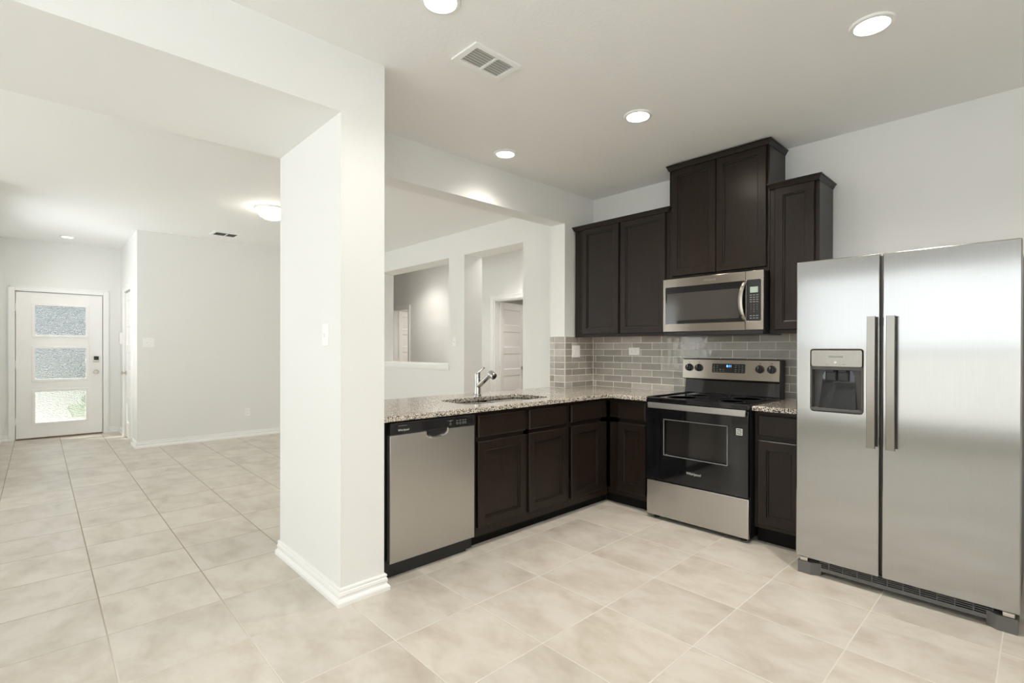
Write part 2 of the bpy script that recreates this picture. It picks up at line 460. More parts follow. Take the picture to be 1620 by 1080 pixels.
# casings and sill
def casing(n, tf, u0, u1, z1, w=.062, d=.018):
    b = MB(tf)
    b.box(u0-w, u0, 0, d, 0, z1+w, .003); b.box(u1, u1+w, 0, d, 0, z1+w, .003); b.box(u0, u1, 0, d, z1, z1+w, .003)
    b.box(u0-w-.004, u0-w+.012, 0, d+.006, 0, z1+w+.004, .002); b.box(u1+w-.012, u1+w+.004, 0, d+.006, 0, z1+w+.004, .002)
    b.box(u0-w, u1+w, 0, d+.006, z1+w-.012, z1+w+.004, .002)
    return struct(b.build('trim_%d' % n, M['trim']))
casing(1, FX(-6.5), -4.275, -3.343, 2.045)
casing(2, FY(-3.14), -5.93, -5.19, 2.06)
casing(3, FY(1.2), -2.87, -2.11, 2.03)
casing(4, FY(1.2), -5.97, -5.39, 2.045)
b = MB(); b.box(-4.18, -2.267, -.135, .185, 1.045, 1.062, .004); b.box(-4.2, -2.247, -.145, -.12, 1.0, 1.05, .004); b.box(-4.2, -2.247, -.138, -.12, .985, 1.0, .003)
struct(b.build('trim_5', M['trim']))

# front door with three obscure-glass lights
D0, D1 = -4.267, -3.351
GL = [(1.447, 1.856), (.826, 1.257), (.224, .655)]; G0, G1 = -4.076, -3.537
f = FX(-6.548)
b = MB(f)
b.box(D0, G0, 0, .045, .02, 2.035); b.box(G1, D1, 0, .045, .02, 2.035)
zs = [.02, GL[2][0], GL[2][1], GL[1][0], GL[1][1], GL[0][0], GL[0][1], 2.035]
for i in range(0, 8, 2): b.box(G0, G1, 0, .045, zs[i], zs[i+1])
door1 = struct(b.build('door_1', M['door']))
for z0, z1 in GL:
    fr = MB(f); w = .034
    fr.plate([rect(G0-w, G1+w, z0-w, z1+w), rect(G0, G1, z0, z1)[::-1]], .043, .056, .004)
    pf = fr.build('glass_frame', M['door'], door1)
    MB(f).box(G0, G1, .018, .026, z0, z1).build('glass_pane', M['obscure'], pf)
for z in (.26, 1.04, 1.82):
    MB(f).box(D0-.012, D0+.004, .040, .052, z-.05, z+.05, .002).build('hinge', M['trim'], door1)
k = MB(f); k.box(-3.458, -3.392, .045, .07, 1.06, 1.145, .008); kp = k.build('keypad_lock', M['nickel'], door1)
MB(f).box(-3.452, -3.398, .069, .074, 1.09, 1.142, .004).build('keypad', M['black_gloss'], kp)
MB(f).lathe((-3.425, .045, .916), (0, 1, 0), [(.032, 0), (.032, .008), (.012, .012), (.012, .035), (.026, .042), (.03, .056), (.024, .068), (0, .07)]).build('door_knob', M['nickel'], door1)
b = MB(f); b.box(D0-.008, D0+.012, -.05, -.001, 0, 2.045); b.box(D1-.012, D1+.008, -.05, -.001, 0, 2.045); b.box(D0+.012, D1-.012, -.05, -.001, 2.025, 2.045)
struct(b.build('trim_8', M['trim']))
MB(f).box(D0, D1, -.02, .047, 0, .019, .003).build('threshold', M['bronze'], door1)

def panel_door(w, h, th=.035):
    """five stacked panels; local u 0..w, d 0..th (both faces), z 0..h"""
    b = MB(); st, top, rail = .105, .11, .10
    n = 5; ph = (h-.20-top-rail*(n-1))/n
    b.box(0, st, 0, th, 0, h, .002); b.box(w-st, w, 0, th, 0, h, .002)
    z = 0
    b.box(st, w-st, 0, th, 0, .20); z = .20
    for i in range(n):
        u0, u1 = st, w-st; e = .012
        b.rings([(u0+.05, u1-.05, z+.05, z+ph-.05, .006), (u0+.03, u1-.03, z+.03, z+ph-.03, .011), (u0+.012, u1-.012, z+.012, z+ph-.012, .011), (u0, u1, z, z+ph, 0.0),
                 (u0, u1, z, z+ph, th), (u0+.012, u1-.012, z+.012, z+ph-.012, th-.011), (u0+.03, u1-.03, z+.03, z+ph-.03, th-.011), (u0+.05, u1-.05, z+.05, z+ph-.05, th-.006)])
        z += ph
        rr_ = rail if i < n-1 else top
        b.box(st, w-st, 0, th, z, z+rr_); z += rr_
    return b
def open_door(num, hx, hy, w, h, ang):
    ca, sa = math.cos(ang), math.sin(ang)
    T = lambda p: Vector((hx+ca*p[0]-sa*p[1], hy+sa*p[0]+ca*p[1], p[2]+.012))
    b = panel_door(w, h); b.tf = T
    d = struct(b.build('door_%d' % num, M['door']))
    for z in (.22, h/2+.02, h-.2):
        q = MB(T); q.cyl((-.004, -.006, z-.045), (-.004, -.006, z+.045), .008, n=12); q.box(-.035, .002, -.004, -.001, z-.045, z+.045)
        q.build('hinge', M['trim'], d)
    for sg in (-1, 1):
        y0 = 0 if sg < 0 else .035
        MB(T).lathe((w-.06, y0, .93), (0, sg, 0), [(.03, 0), (.03, .008), (.012, .012), (.012, .035), (.027, .045), (.027, .06), (0, .068)]).build('door_knob', M['nickel'], d)
    return d
open_door(3, -2.845, 1.315, .74, 2.0, math.radians(105))
open_door(4, -5.945, 1.315, .55, 2.015, math.radians(103))
b = panel_door(.73, 2.03); b.tf = lambda p: Vector((-5.925+p[0], -3.133+p[1], p[2]+.012))
d = struct(b.build('door_2', M['door']))
MB(FY(-3.133)).lathe((-5.86, 0, .914), (0, 1, 0), [(.03, 0), (.03, .008), (.012, .012), (.012, .035), (.027, .045), (.027, .06), (0, .068)]).build('door_knob', M['nickel'], d)
for z in (.25, 1.03, 1.82):
    MB(FY(-3.133)).box(-5.2, -5.188, -.002, .012, z-.045, z+.045, .002).build('hinge', M['nickel'], d)
for n, hx, w, h in ((6, -2.87, .76, 2.03), (7, -5.97, .58, 2.045)):      # jambs of the hallway doors
    b = MB(); b.box(hx, hx+.018, 1.2, 1.30, 0, h); b.box(hx+w-.018, hx+w, 1.2, 1.32, 0, h); b.box(hx+.018, hx+w-.018, 1.2, 1.32, h-.018, h)
    struct(b.build('trim_%d' % n, M['trim']))

# what stands outside the front door
struct(MB().box(-40, -6.62, -30, 22, -.22, -.12).build('ground', M['concrete']))
struct(MB().box(-9.2, -6.625, -6.5, 0, -.12, -.02).build('porch', M['concrete']))
tag(MB().box(-12.2, -9.3, -3.55, 12, -.12, -.04).build('lawn', M['lawn']), 'green lawn strip beyond the front door glass', 'lawn')['kind'] = 'stuff'
b = MB()
for i in range(90):
    a, r_ = random.uniform(0, 2*PI), random.uniform(.05, .55); z = random.uniform(.1, .75)
    c = Vector((-8.7+r_*math.cos(a)*.8, -2.95+r_*math.sin(a)*.8, z)); q = random.uniform(.1, .2)
    b.lathe(c, (random.uniform(-1, 1), random.uniform(-1, 1), .6), [(0, -q*.6), (q*.7, -q*.2), (q*.6, q*.2), (0, q*.5)], 7)
b.cyl((-8.7, -2.95, -.02), (-8.7, -2.95, .5), .05, n=8)
tag(b.build('shrub', M['leaf']), 'green shrub outside, seen through the lowest glass of the front door', 'shrub')
t = thing('house', 'blue-grey house across the street, blurred through the front door glass', 'house', (-24, -5, -.12))
MB().box(-28, -24, -13, 6, -.12, 3.0).build('wall', M['siding'], t)
MB().loft([[(-28.5, y, 3.0), (-23.5, y, 3.0), (-26, y, 4.9)] for y in (-13.5, 6.5)]).build('roof', M['shingle'], t)

# ------------------------------------------------------------------ cabinets
def door_panel(b, u0, u1, z0, z1, d0, d1, fr=.055):
    g = lambda i, d: (u0+i, u1-i, z0+i, z1-i, d)
    b.rings([g(0, d0), g(0, d1-.004), g(.004, d1), g(fr, d1), g(fr+.0012, d1-.0065), g(fr+.006, d1-.007), g(fr+.010, d1-.009), g(fr+.0112, d1-.0145), g(fr+.015, d1-.0145)])
def drawer_front(b, u0, u1, z0, z1, d0, d1):
    g = lambda i, d: (u0+i, u1-i, z0+i, z1-i, d)
    b.rings([g(0, d0), g(0, d1-.006), g(.003, d1-.004), g(.009, d1), g(.012, d1)])

ZF = .868      # top of the base boxes
def base_cabinet(label, tf, loc, u0, u1, fronts, depth=.60, toe=.055, extra=None, t0=0, t1=0, zb=.105):
    t = thing('base_cabinet', label, 'cabinet', loc, 'dark base cabinets')
    b = MB(tf); b.box(u0, u0+.016, -depth, -.018, zb, ZF); b.box(u1-.016, u1, -depth, -.018, zb, ZF); b.box(u0+.016, u1-.016, -depth, -.018, zb, .122); b.box(u0+.016, u1-.016, -depth, -depth+.008, .122, ZF); b.build('carcass', M['wood'], t)
    # face frame
    b = MB(tf); b.box(u0, u1, -.018, 0, zb, .135); b.box(u0, u1, -.018, 0, .84, ZF)
    b.box(u0, u0+.02, -.018, 0, .135, .84); b.box(u1-.02, u1, -.018, 0, .135, .84); b.box(u0+.02, u1-.02, -.018, 0, .675, .712)
    if extra: b.box(extra[0], extra[1], -.018, 0, .135, .84)
    b.build('face_frame', M['wood'], t)
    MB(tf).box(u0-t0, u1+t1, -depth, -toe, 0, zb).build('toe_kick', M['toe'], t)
    for (a, c) in fronts:
        b = MB(tf); door_panel(b, a, c, .130, .679, .001, .020); b.build('door', M['wood'], t, smooth=20)
        b = MB(tf); drawer_front(b, a, c, .707, .845, .001, .020); b.build('drawer_front', M['wood'], t)
    return t
XF, YF = .625, -.610
base_cabinet('wide dark sink base cabinet with two doors, beside the dishwasher', FX(XF), (.3, -1.585, 0), -2.040, -1.130, [(-2.016, -1.590), (-1.556, -1.154)], extra=(-1.60, -1.545), zb=.072)
base_cabinet('dark base cabinet in the inside corner, facing the refrigerator side', FX(XF), (.3, -.87, 0), -1.129, -.612, [(-1.100, -.716)], extra=(-.72, -.612), t1=.05, zb=.072)
base_cabinet('narrow dark base cabinet between the corner and the left of the range', FY(YF), (.83, -.3, 0), .628, 1.027, [(.730, .990)], extra=(.628, .735), t0=.057, zb=.085)
base_cabinet('narrow dark base cabinet between the range and the refrigerator', FY(YF), (1.95, -.3, 0), 1.798, 2.105, [(1.822, 2.085)])

def upper_cabinet(label, loc, u0, u1, z0, z1, doors, frame, crown=.034):
    t = thing('wall_cabinet', label, 'cabinet', loc, 'dark wall cabinets over the range wall')
    tf = FY(-.305)
    b = MB(tf); b.box(u0, u1, -.304, -.018, z0+.012, z1); b.build('carcass', M['wood'], t)
    b = MB(tf); b.box(u0, u1, -.018, 0, z0, z0+.03); b.box(u0, u1, -.018, 0, z1-.03, z1)
    for a, c in frame: b.box(a, c, -.018, 0, z0+.03, z1-.03)
    b.build('face_frame', M['wood'], t)
    MB(tf).box(u0+.005, u1-.005, -.30, -.02, z0+.004, z0+.0118).build('underside', M['rough_wood'], t)
    for a, c in doors:
        b = MB(tf); door_panel(b, a, c, z0+.026, z1-.004, .001, .020, .052); b.build('door', M['wood'], t, smooth=20)
    lv = [(0, z1-.003), (.022, z1-.003), (.024, z1+.004), (.028, z1+.008), (.036, z1+crown-.010), (.042, z1+crown-.008), (.042, z1+crown), (0, z1+crown)]
    L = []
    for o_, z in lv:
        e = max(0, o_-.02)
        L.append([(u0-e*.5, z), (u1+e, z), o_])
    bb = MB(tf)
    bb.loft([[(a[0], -.304, a[1]), (c[0], -.304, c[1]), (c[0], o_, c[1]), (a[0], o_, a[1])] for a, c, o_ in L])
    bb.build('crown_moulding', M['wood'], t)
    return t
upper_cabinet('dark two-door wall cabinet at the left, over the corner counter', (.52, 0, 1.38), .022, 1.005, 1.380, 2.390, [(.118, .522), (.545, .978)], [(.022, .13), (.515, .55), (.972, 1.005)])
upper_cabinet('tall dark two-door wall cabinet above the microwave, reaching the ceiling', (1.39, 0, 1.83), 1.008, 1.778, 1.829, 2.712, [(1.036, 1.397), (1.401, 1.760)], [(1.008, 1.04), (1.756, 1.778)])
upper_cabinet('narrow single-door dark wall cabinet right of the microwave, behind the refrigerator', (1.93, 0, 1.38), 1.781, 2.088, 1.380, 2.390, [(1.816, 2.062)], [(1.781, 1.825), (2.052, 2.088)])

# ------------------------------------------------------------------ countertops, sink, faucet
ZC = .902
def flat(loops, z0, z1, bev): # outline in XY
    b = MB(lambda p: Vector((p[0], p[2], p[1]))); b.plate(loops, z0, z1, bev); return b
SX0, SX1, SY0, SY1 = .138, .522, -1.985, -1.185
L1 = [(-.17, PY1+.002), (.665, PY1+.002), (.665, -.675), (.6685, -.663), (.681, -.657), (1.0285, -.657), (1.0285, -.012), (.012, -.012), (.012, -.446), (-.17, -.446)]
ct = flat([L1, rr(SX0, SX1, SY0, SY1, .09, 8)[::-1]], .8705, ZC, .004)
tag(ct.build('countertop', M['granite'], smooth=50), 'long L-shaped speckled granite countertop with the sink cut into it', 'countertop')
tag(flat([rect(1.797, 2.105, -.657, -.012)], .8705, ZC, .004).build('countertop', M['granite'], smooth=50), 'short speckled granite countertop between the range and the refrigerator', 'countertop')

t = thing('kitchen_sink', 'undermount stainless steel double-bowl sink set in the granite', 'sink', (.33, -1.585, .67))
def bowl(y0, y1):
    def lp(i, z, r): return [(u, v, z) for u, v in rr(.145+i, .515-i, y0+i, y1-i, r, 6)]
    L = [lp(-.006, .8695, .085), lp(0, .8695, .08), lp(.006, .80, .075), lp(.012, .70, .07), lp(.03, .678, .06), lp(.08, .672, .04), lp(.14, .670, .02),
         lp(.14, .668, .02), lp(.08, .670, .04), lp(.028, .675, .06), lp(.009, .70, .072), lp(.003, .80, .08), lp(-.006, .865, .085)]
    q = MB(); q.loft(L).build('bowl', M['sink_steel'], t, smooth=60)
    MB().lathe((.33, (y0+y1)/2, .671), (0, 0, 1), [(.045, 0), (.045, .003), (.035, .003), (.03, .0015), (0, .0015)]).build('drain', M['chrome'], t)
bowl(-1.978, -1.60); bowl(-1.57, -1.192)

t = thing('faucet', 'chrome single-lever pull-out kitchen faucet behind the sink', 'faucet', (.085, -1.565, ZC))
fx_, fy_ = .085, -1.565
MB().lathe((fx_, fy_, ZC), (0, 0, 1), [(.031, .0005), (.031, .006), (.027, .012), (.0245, .03), (.0235, .10), (.0225, .135)]).build('body', M['chrome'], t)
MB().lathe((fx_, fy_, ZC), (0, 0, 1), [(.0225, .137), (.0225, .176), (.020, .183), (0, .186)]).build('valve_cap', M['chrome'], t)
MB().tube([(fx_+.012, fy_, ZC+.182), (fx_+.03, fy_, ZC+.194), (fx_+.078, fy_, ZC+.222)], [.006, .0065, .006], 10).build('lever', M['chrome'], t)
sp = MB(); sp.tube([(fx_+.005, fy_, ZC+.075), (fx_+.025, fy_, ZC+.087), (fx_+.15, fy_, ZC+.172)], [.018, .0195, .0185], 20)
spo = sp.build('spout', M['chrome'], t)
hd = MB(); A = Vector((.88, 0, -.47)).normalized()
hd.lathe(Vector((fx_+.152, fy_, ZC+.183)), A, [(.016, -.012), (.024, -.004), (.0275, .004), (.0275, .030), (.025, .050), (.021, .053), (0, .053)])
hd.build('spray_head', M['chrome'], spo)
MB().lathe(Vector((fx_+.152, fy_, ZC+.183)), A, [(.013, .0532), (.013, .0545), (0, .0545)]).build('aerator', M['black_plastic'], spo)

# ------------------------------------------------------------------ backsplash
ZB0, ZB1, PZ, PU = ZC, 1.388, .062, .2095
def tile_field(b, u0, u1, offs, z_top):
    """running-bond tiles, local u/z, standing out along d"""
    z0 = ZB0+.001; k = 0; zs = .955
    rows = [(ZB0+.001, .955)]
    while zs+PZ < z_top-.004: rows.append((zs, zs+PZ)); zs += PZ
    rows.append((zs, z_top))
    for k, (za, zb) in enumerate(rows):
        js = [u0]; j = offs[(k-1) % 2]
        while j-PU > u0+.004: j -= PU
        while j < u0+.004: j += PU
        while j < u1-.004: js.append(j); j += PU
        js.append(u1)
        for a, c in zip(js, js[1:]):
            if c-a < .008 or zb-za < .008: continue
            b.box(a+.0021, c-.0021, .002, .0095, za+.0021, zb-.0021, .0012, 2)
t = thing('backsplash', 'grey glazed subway tile backsplash with pale grout above the counters', 'backsplash', (1.0, 0, ZC))
b = MB(); b.box(.0105, 2.13, -.0088, -.0005, ZB0+.0005, ZB1); b.box(.0005, .0088, -.4349-.009, -.0005, ZB0+.0005, ZB1); b.box(-.179, .009, -.4437, -.4354, ZB0+.0005, ZB1)
b.build('grout', M['grout'], t)
for tf, u0, u1, of in ((FY(0), .012, 2.128, (.138, .043)), (FX(0), -.4345, -.011, (-.0235, -.126)), (FY(-.4349), -.178, .0085, (-9, -9))):
    b = MB(tf); tile_field(b, u0, u1, of if of[0] > -5 else (u1+.5, u1+.5), ZB1)
    b.build('tiles', M['tile'], t)

# ------------------------------------------------------------------ refrigerator
t = thing('refrigerator', 'stainless side-by-side refrigerator with an ice and water dispenser', 'refrigerator', (2.583, -.45, 0))
f = FY(-.88); RX0, RX1, RG0, RG1, RZ0, RZ1 = 2.129, 3.038, 2.5205, 2.533, .092, 1.770
MB().box(RX0+.006, RX1-.006, -.815, -.03, .035, 1.752, .004).build('cabinet', M['dark_grey'], t)
DQ = (2.201, 2.449, .929, 1.272)
b = MB(f); b.plate([rr(RX0, RG0, RZ0, RZ1, .006, 3), rr(*DQ, .014, 4)[::-1]], -.062, 0, .005)
fd = b.build('freezer_door', M['steel_v'], t)
b = MB(f); b.plate([rr(RG1, RX1, RZ0, RZ1, .006, 3)], -.062, 0, .005)
rd = b.build('refrigerator_door', M['steel_v'], t)
def fridge_handle(u, par):
    q = MB(f); w = .0195; L = []
    n = 14
    for i in range(n+1):
        z = .762+(1.444-.762)*i/n; k = (i/n-.5)*2
        d = .050-.006*k*k; zz = z
        if abs(k) > .99: d = .045
        L.append([(u-w*.9, d-.012, zz), (u+w*.9, d-.012, zz), (u+w, d-.007, zz), (u+w*.86, d, zz), (u-w*.86, d, zz), (u-w, d-.007, zz)])
    q.loft(L)
    for z in (.785, 1.42): q.box(u-.010, u+.010, -.004, .037, z-.018, z+.018, .003)
    q.build('handle', M['steel_handle'], par)
fridge_handle(2.4915, fd); fridge_handle(2.5735, rd)
dp = MB(f); dp.plate([rr(DQ[0]+.003, DQ[1]-.003, 1.176, 1.269, .011, 4)], -.03, .001, .003)
dpo = dp.build('dispenser_panel', M['steel_handle'], fd)
q = MB(f); q.text('FRIGIDAIRE', 2.325, 1.232, .0125, .0011, sx=1.05); q.build('logo', M['mark_dark'], dpo)
for u in (2.283, 2.322, 2.362): MB(f).box(u-.009, u+.009, .0008, .0014, 1.189, 1.1925).build('button', M['mark_dim'], dpo)
MB(f).plate([[(2.322+.007*math.cos(a*PI/8), 1.2015+.006*math.sin(a*PI/8)) for a in range(16)]], .0008, .0014).build('indicator', M['mark'], dpo)
rc = MB(f)                                  # the dark recess: back, sides, lip, chute
rc.box(DQ[0], DQ[1], -.060, -.055, .929, 1.18); rc.box(DQ[0]+.001, DQ[0]+.006, -.055, -.002, .931, 1.176); rc.box(DQ[1]-.006, DQ[1]-.001, -.055, -.002, .931, 1.176)
rc.box(DQ[0]+.002, DQ[1]-.002, -.056, -.004, 1.160, 1.177); rc.box(DQ[0]+.004, DQ[1]-.004, -.056, .001, .931, .947, .003)
rcs = rc.build('dispenser_recess', M['dark_grey'], fd)
cv = MB(f); L = []
for z, d, w in ((.948, -.016, .088), (1.0, -.030, .084), (1.06, -.042, .080), (1.11, -.050, .077), (1.158, -.053, .075)):
    L.append([(2.325-w, d-.004, z), (2.325-w*.6, d, z), (2.325+w*.6, d, z), (2.325+w, d-.004, z), (2.325+w, -.056, z), (2.325-w, -.056, z)])
cv.loft(L).build('drip_guard', M['black_gloss'], rcs)
for u in (2.293, 2.352):
    q = MB(f); q.rings([(u-.026, u+.026, 1.098, 1.160, -.048), (u-.026, u+.026, 1.098, 1.160, -.034), (u-.021, u+.021, 1.103, 1.158, -.031)]); q.build('paddle', M['black_plastic'], rcs)
    MB(f).box(u-.020, u+.020, -.028, -.012, 1.145, 1.162, .005).build('nozzle', M['black_plastic'], rcs)
g = MB(f); zc0, zc1 = .030, .078
g.box(2.225, 2.945, -.045, -.030, .026, .046)
for i in range(4): g.box(2.24, 2.945, -.042, -.032, .052+i*.0105, .0555+i*.0105)
for i in range(11): u = 2.285+i*.066; g.box(u, u+.004, -.0415, -.031, .046, .088)
for s_, ua, ub, uc in ((1, 2.140, 2.205, 2.250), (-1, 3.030, 2.962, 2.925)):
    g.loft([[(ua, -.06, z), (ua, .0-.002, z), (ub, -.002, z), (uc, -.032, z), (uc, -.06, z)] for z in (0.0, .068)])
g.build('kick_grille', M['grille'], t)
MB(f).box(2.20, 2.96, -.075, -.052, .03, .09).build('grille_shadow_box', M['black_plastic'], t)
for u in (2.168, 3.0): MB(f).box(u-.02, u+.02, -.05, -.008, .069, .088, .002).build('hinge', M['nickel'], t)
MB(f).box(RG0+.001, RG1-.001, -.061, -.03, RZ0+.01, RZ1-.01).build('door_gasket', M['dark_grey'], t)

# ------------------------------------------------------------------ range
t = thing('range', 'stainless and black freestanding electric range with glass cooktop', 'range', (1.412, -.35, 0))
f = FY(-.665); A0, A1 = 1.034, 1.792
MB().box(A0+.002, A1-.002, -.655, -.035, .03, .895).build('body', M['black_plastic'], t)
b = MB(); b.box(A0, A1, -.672, -.035, .886, .905, .004); b.box(A0, A1, -.692, -.668, .868, .912, .008)
b.box(A0, A0+.02, -.68, -.10, .902, .914, .004); b.box(A1-.02, A1, -.68, -.10, .902, .914, .004)
ck = b.build('cooktop', M['black_gloss'], t)
for cx_, cy_, r_ in ((1.22, -.50, .11), (1.60, -.50, .085), (1.23, -.24, .075), (1.60, -.24, .105), (1.41, -.22, .045)):
    MB().lathe((cx_, cy_, .9052), (0, 0, 1), [(r_, 0), (r_, .0003), (r_-.003, .0003), (r_-.003, 0)], 48).build('burner_ring', M['mark_dark'], ck)
g0 = MB(); g0.loft([[(x, -.035, .90), (x, -.105, .90), (x, -.105, .918), (x, -.085, 1.02), (x, -.035, 1.02)] for x in (A0+.006, A1-.002)]); g0.build('splash_riser', M['black_gloss'], t)
bf = lambda y: FY(y)
g1 = MB(); g1.loft([[(x, -.035, 1.012), (x, -.118, 1.026), (x, -.132, 1.034), (x, -.120, 1.186), (x, -.112, 1.193), (x, -.035, 1.193)] for x in (A0, A1-.006)])
bg = g1.build('control_panel', M['steel_h'], t)
MB().box(A1-.006, A1, -.128, -.035, .905, 1.190, .002).build('end_cap', M['black_plastic'], t)
P0 = lambda p: Vector((p[0], -.1325-p[1]+(p[2]-1.034)*.012/.152, p[2]))
q = MB(P0); q.plate([rr(1.283, 1.541, 1.086, 1.156, .006, 3)], -.002, .0012); dsp = q.build('control_display', M['black_gloss'], t)
q = MB(P0); q.text('8:11', 1.418, 1.138, .024, .0013); q.build('clock_digits', M['blue'], dsp)
for u in (1.30, 1.325, 1.35, 1.375, 1.47, 1.495, 1.52):
    for z in (1.142, 1.128, 1.112, 1.098):
        if (u in (1.35, 1.375) and z > 1.12): continue
        MB(P0).box(u-.006, u+.006, .0012, .0016, z-.0022, z+.0012).build('button', M['mark_dim'], dsp)
for u in (1.090, 1.172, 1.648, 1.731):
    q = MB(P0); q.lathe((u, 0, 1.121), (0, 1, 0), [(.030, 0), (.030, .003), (.0265, .005), (.0255, .024), (.023, .027), (0, .027)], 28)
    q.box(u-.006, u+.006, .020, .036, 1.099, 1.143, .003)
    k = q.build('knob', M['black_plastic'], t)
    MB(P0).box(u-.0012, u+.0012, .0355, .0366, 1.126, 1.142).build('pointer', M['mark'], k)
    q = MB(P0); q.text('OFF', u, 1.163, .008, .0004)
    for i in range(9):
        a = -PI*.75+i*PI*1.5/8+PI/2; q.box(u+.037*math.cos(a)-.001, u+.037*math.cos(a)+.001, 0, .0006, 1.121+.037*math.sin(a)-.001, 1.121+.037*math.sin(a)+.001)
    q.build('dial_marks', M['mark_dark'], bg)
od = MB(f); od.plate([rr(A0+.003, A1-.003, .300, .866, .004, 2), rect(1.190, 1.645, .498, .750)[::-1]], -.008, .030, .003)
odo = od.build('oven_door', M['black_gloss'], t)
# window: clear pane, dark oven cavity with racks behind
wv = MB(f); wv.plate([rect(1.181, 1.654, .490, .757), rect(1.185, 1.650, .494, .753)[::-1]], .0298, .0304); wv.build('window_border', M['mark_dim'], odo)
MB(f).box(1.186, 1.649, -.006, .004, .494, .754).build('window_glass', mat('oven_window_glass', (.022, .020, .018), .05, spec=.5), odo)
q = MB(f); q.text('Whirlpool', 1.414, .390, .026, .0301, shear=.12, sx=1.0); q.build('logo', M['mark'], odo)
q = MB(f); q.plate([rr(1.711, 1.752, .706, .750, .003, 2)], .0299, .0305); st = q.build('sticker', M['label'], odo)
q = MB(f); q.box(1.716, 1.747, .0304, .0308, .738, .744); q.box(1.716, 1.747, .0304, .0308, .712, .718); q.loft([[(1.717, d_, .722), (1.732, d_, .728), (1.746, d_, .722), (1.746, d_, .733), (1.717, d_, .729)] for d_ in (.0304, .0308)]); q.build('sticker_print', M['mark_dark'], st)
hb = MB(f); hb.box(1.072, 1.785, .052, .070, .834, .876, .004)
for u in (1.10, 1.757): hb.box(u-.016, u+.016, .028, .055, .845, .866, .003)
hb.build('handle', M['steel_dw'], odo)
MB(f).box(A0+.003, A1-.003, -.008, .020, .030, .290, .004).build('drawer', M['steel_dw'], t)
for u in (1.09, 1.736):
    for d_ in (-.04, -.56): MB(f).cyl((u, d_, 0), (u, d_, .031), .019, n=14).build('foot', M['black_plastic'], t)

# ------------------------------------------------------------------ microwave
t = thing('microwave', 'stainless over-the-range microwave with black window and keypad', 'microwave', (1.389, -.2, 1.38))
f = FY(-.40); X0, X1, XS, Z0, Z1 = 1.006, 1.773, 1.650, 1.408, 1.823
MB().box(X0+.004, X1-.001, -.372, -.012, 1.384, 1.822, .003).build('body', M['black_plastic'], t)
b = MB(f); b.plate([rect(X0, XS-.001, Z0, Z1), rr(1.026, 1.649, 1.468, 1.757, .008, 3)[::-1]], -.026, 0, .002)
md = b.build('door', M['steel_h'], t)
MB(f).box(1.024, 1.6485, -.024, -.002, 1.466, 1.759).build('door_glass', M['black_gloss'], md)
q = MB(f); q.plate([rr(1.039, 1.606, 1.495, 1.708, .01, 3)], -.0022, -.0012); q.build('window', mat('microwave_window_screen', (.05, .046, .041), .10, spec=.5), md)
q = MB(f); q.text('Whirlpool', 1.386, 1.790, .022, 0, th=.001, shear=.12); q.build('logo', M['nickel'], md)
hq = MB(f); L = []
for i in range(15):
    k = i/14*2-1; z = 1.612+k*.134; bow = (1-k*k)
    u = 1.650-.020*bow; d_ = .012+.032*bow**.6
    L.append([(u-.016, d_-.008, z), (u+.013, d_-.010, z), (u+.013, d_-.003, z), (u, d_+.003, z), (u-.013, d_, z)])
hq.loft(L); hq.box(1.636, 1.652, -.002, .012, 1.479, 1.492); hq.box(1.636, 1.652, -.002, .012, 1.732, 1.745)
hq.build('handle', M['steel_h'], md)
b = MB(f); b.plate([rect(XS+.001, X1, Z0, Z1), rr(1.657, 1.755, 1.470, 1.760, .010, 3)[::-1]], -.026, 0, .002); cp = b.build('control_frame', M['steel_h'], t)
kpd = MB(f); kpd.plate([rr(1.656, 1.756, 1.469, 1.761, .010, 3)], -.010, -.001); kp = kpd.build('keypad', M['black_plastic'], t)
MB(f).box(1.682, 1.735, -.0012, .0002, 1.669, 1.710).build('display', M['lcd'], kp)
for i, row in enumerate((('', '', ''), ('', '', ''), ('', '', ''), ('', '', ''), '123', '456', '789', '-0-')):
    for j in range(3):
        u = 1.687+j*.0215; z = 1.652-i*.0158-(.006 if i > 3 else 0)
        q = MB(f)
        if i > 3: q.text(row[j], u, z, .0095, -.001)
        else: q.box(u-.007, u+.007, -.001, -.0004, z-.0022, z+.0022)
        q.build('key', M['mark_dim'], kp)
for j in range(3):
    for z in (1.507, 1.490): MB(f).box(1.687+j*.0215-.007, 1.687+j*.0215+.007, -.001, -.0004, z-.0022, z+.0024).build('key', M['mark_dim'], kp)
b = MB(f); b.box(X0+.006, X1-.004, -.365, -.004, 1.376, 1.406, .004); b.build('vent_base', M['black_plastic'], t)

# ------------------------------------------------------------------ dishwasher
t = thing('dishwasher', 'stainless dishwasher with black control strip at the peninsula end', 'dishwasher', (.35, -2.35, 0))
f = FX(.655); V0, V1 = -2.650, -2.056
MB(f).box(-2.712, -2.044, -.60, -.045, .012, .862).build('body', M['black_plastic'], t)
POCK = [(-2.423+.0, .80), (-2.423, .775)]
pk = rr(-2.421, -2.268, .750, .812, .028, 6)
b = MB(f); b.plate([rect(V0, V1, .090, .7945)], -.034, 0, .004); dd = b.build('door', M['steel_dw'], t)
b = MB(f); b.box(V0, V1, -.036, .003, .7955, .862, .004); cs = b.build('control_strip', M['black_plastic'], t)
b = MB(f); b.plate([rr(V0+.03, V1-.022, .803, .853, .005, 3)], .0028, .0036); b.build('control_glass', M['black_gloss'], cs)
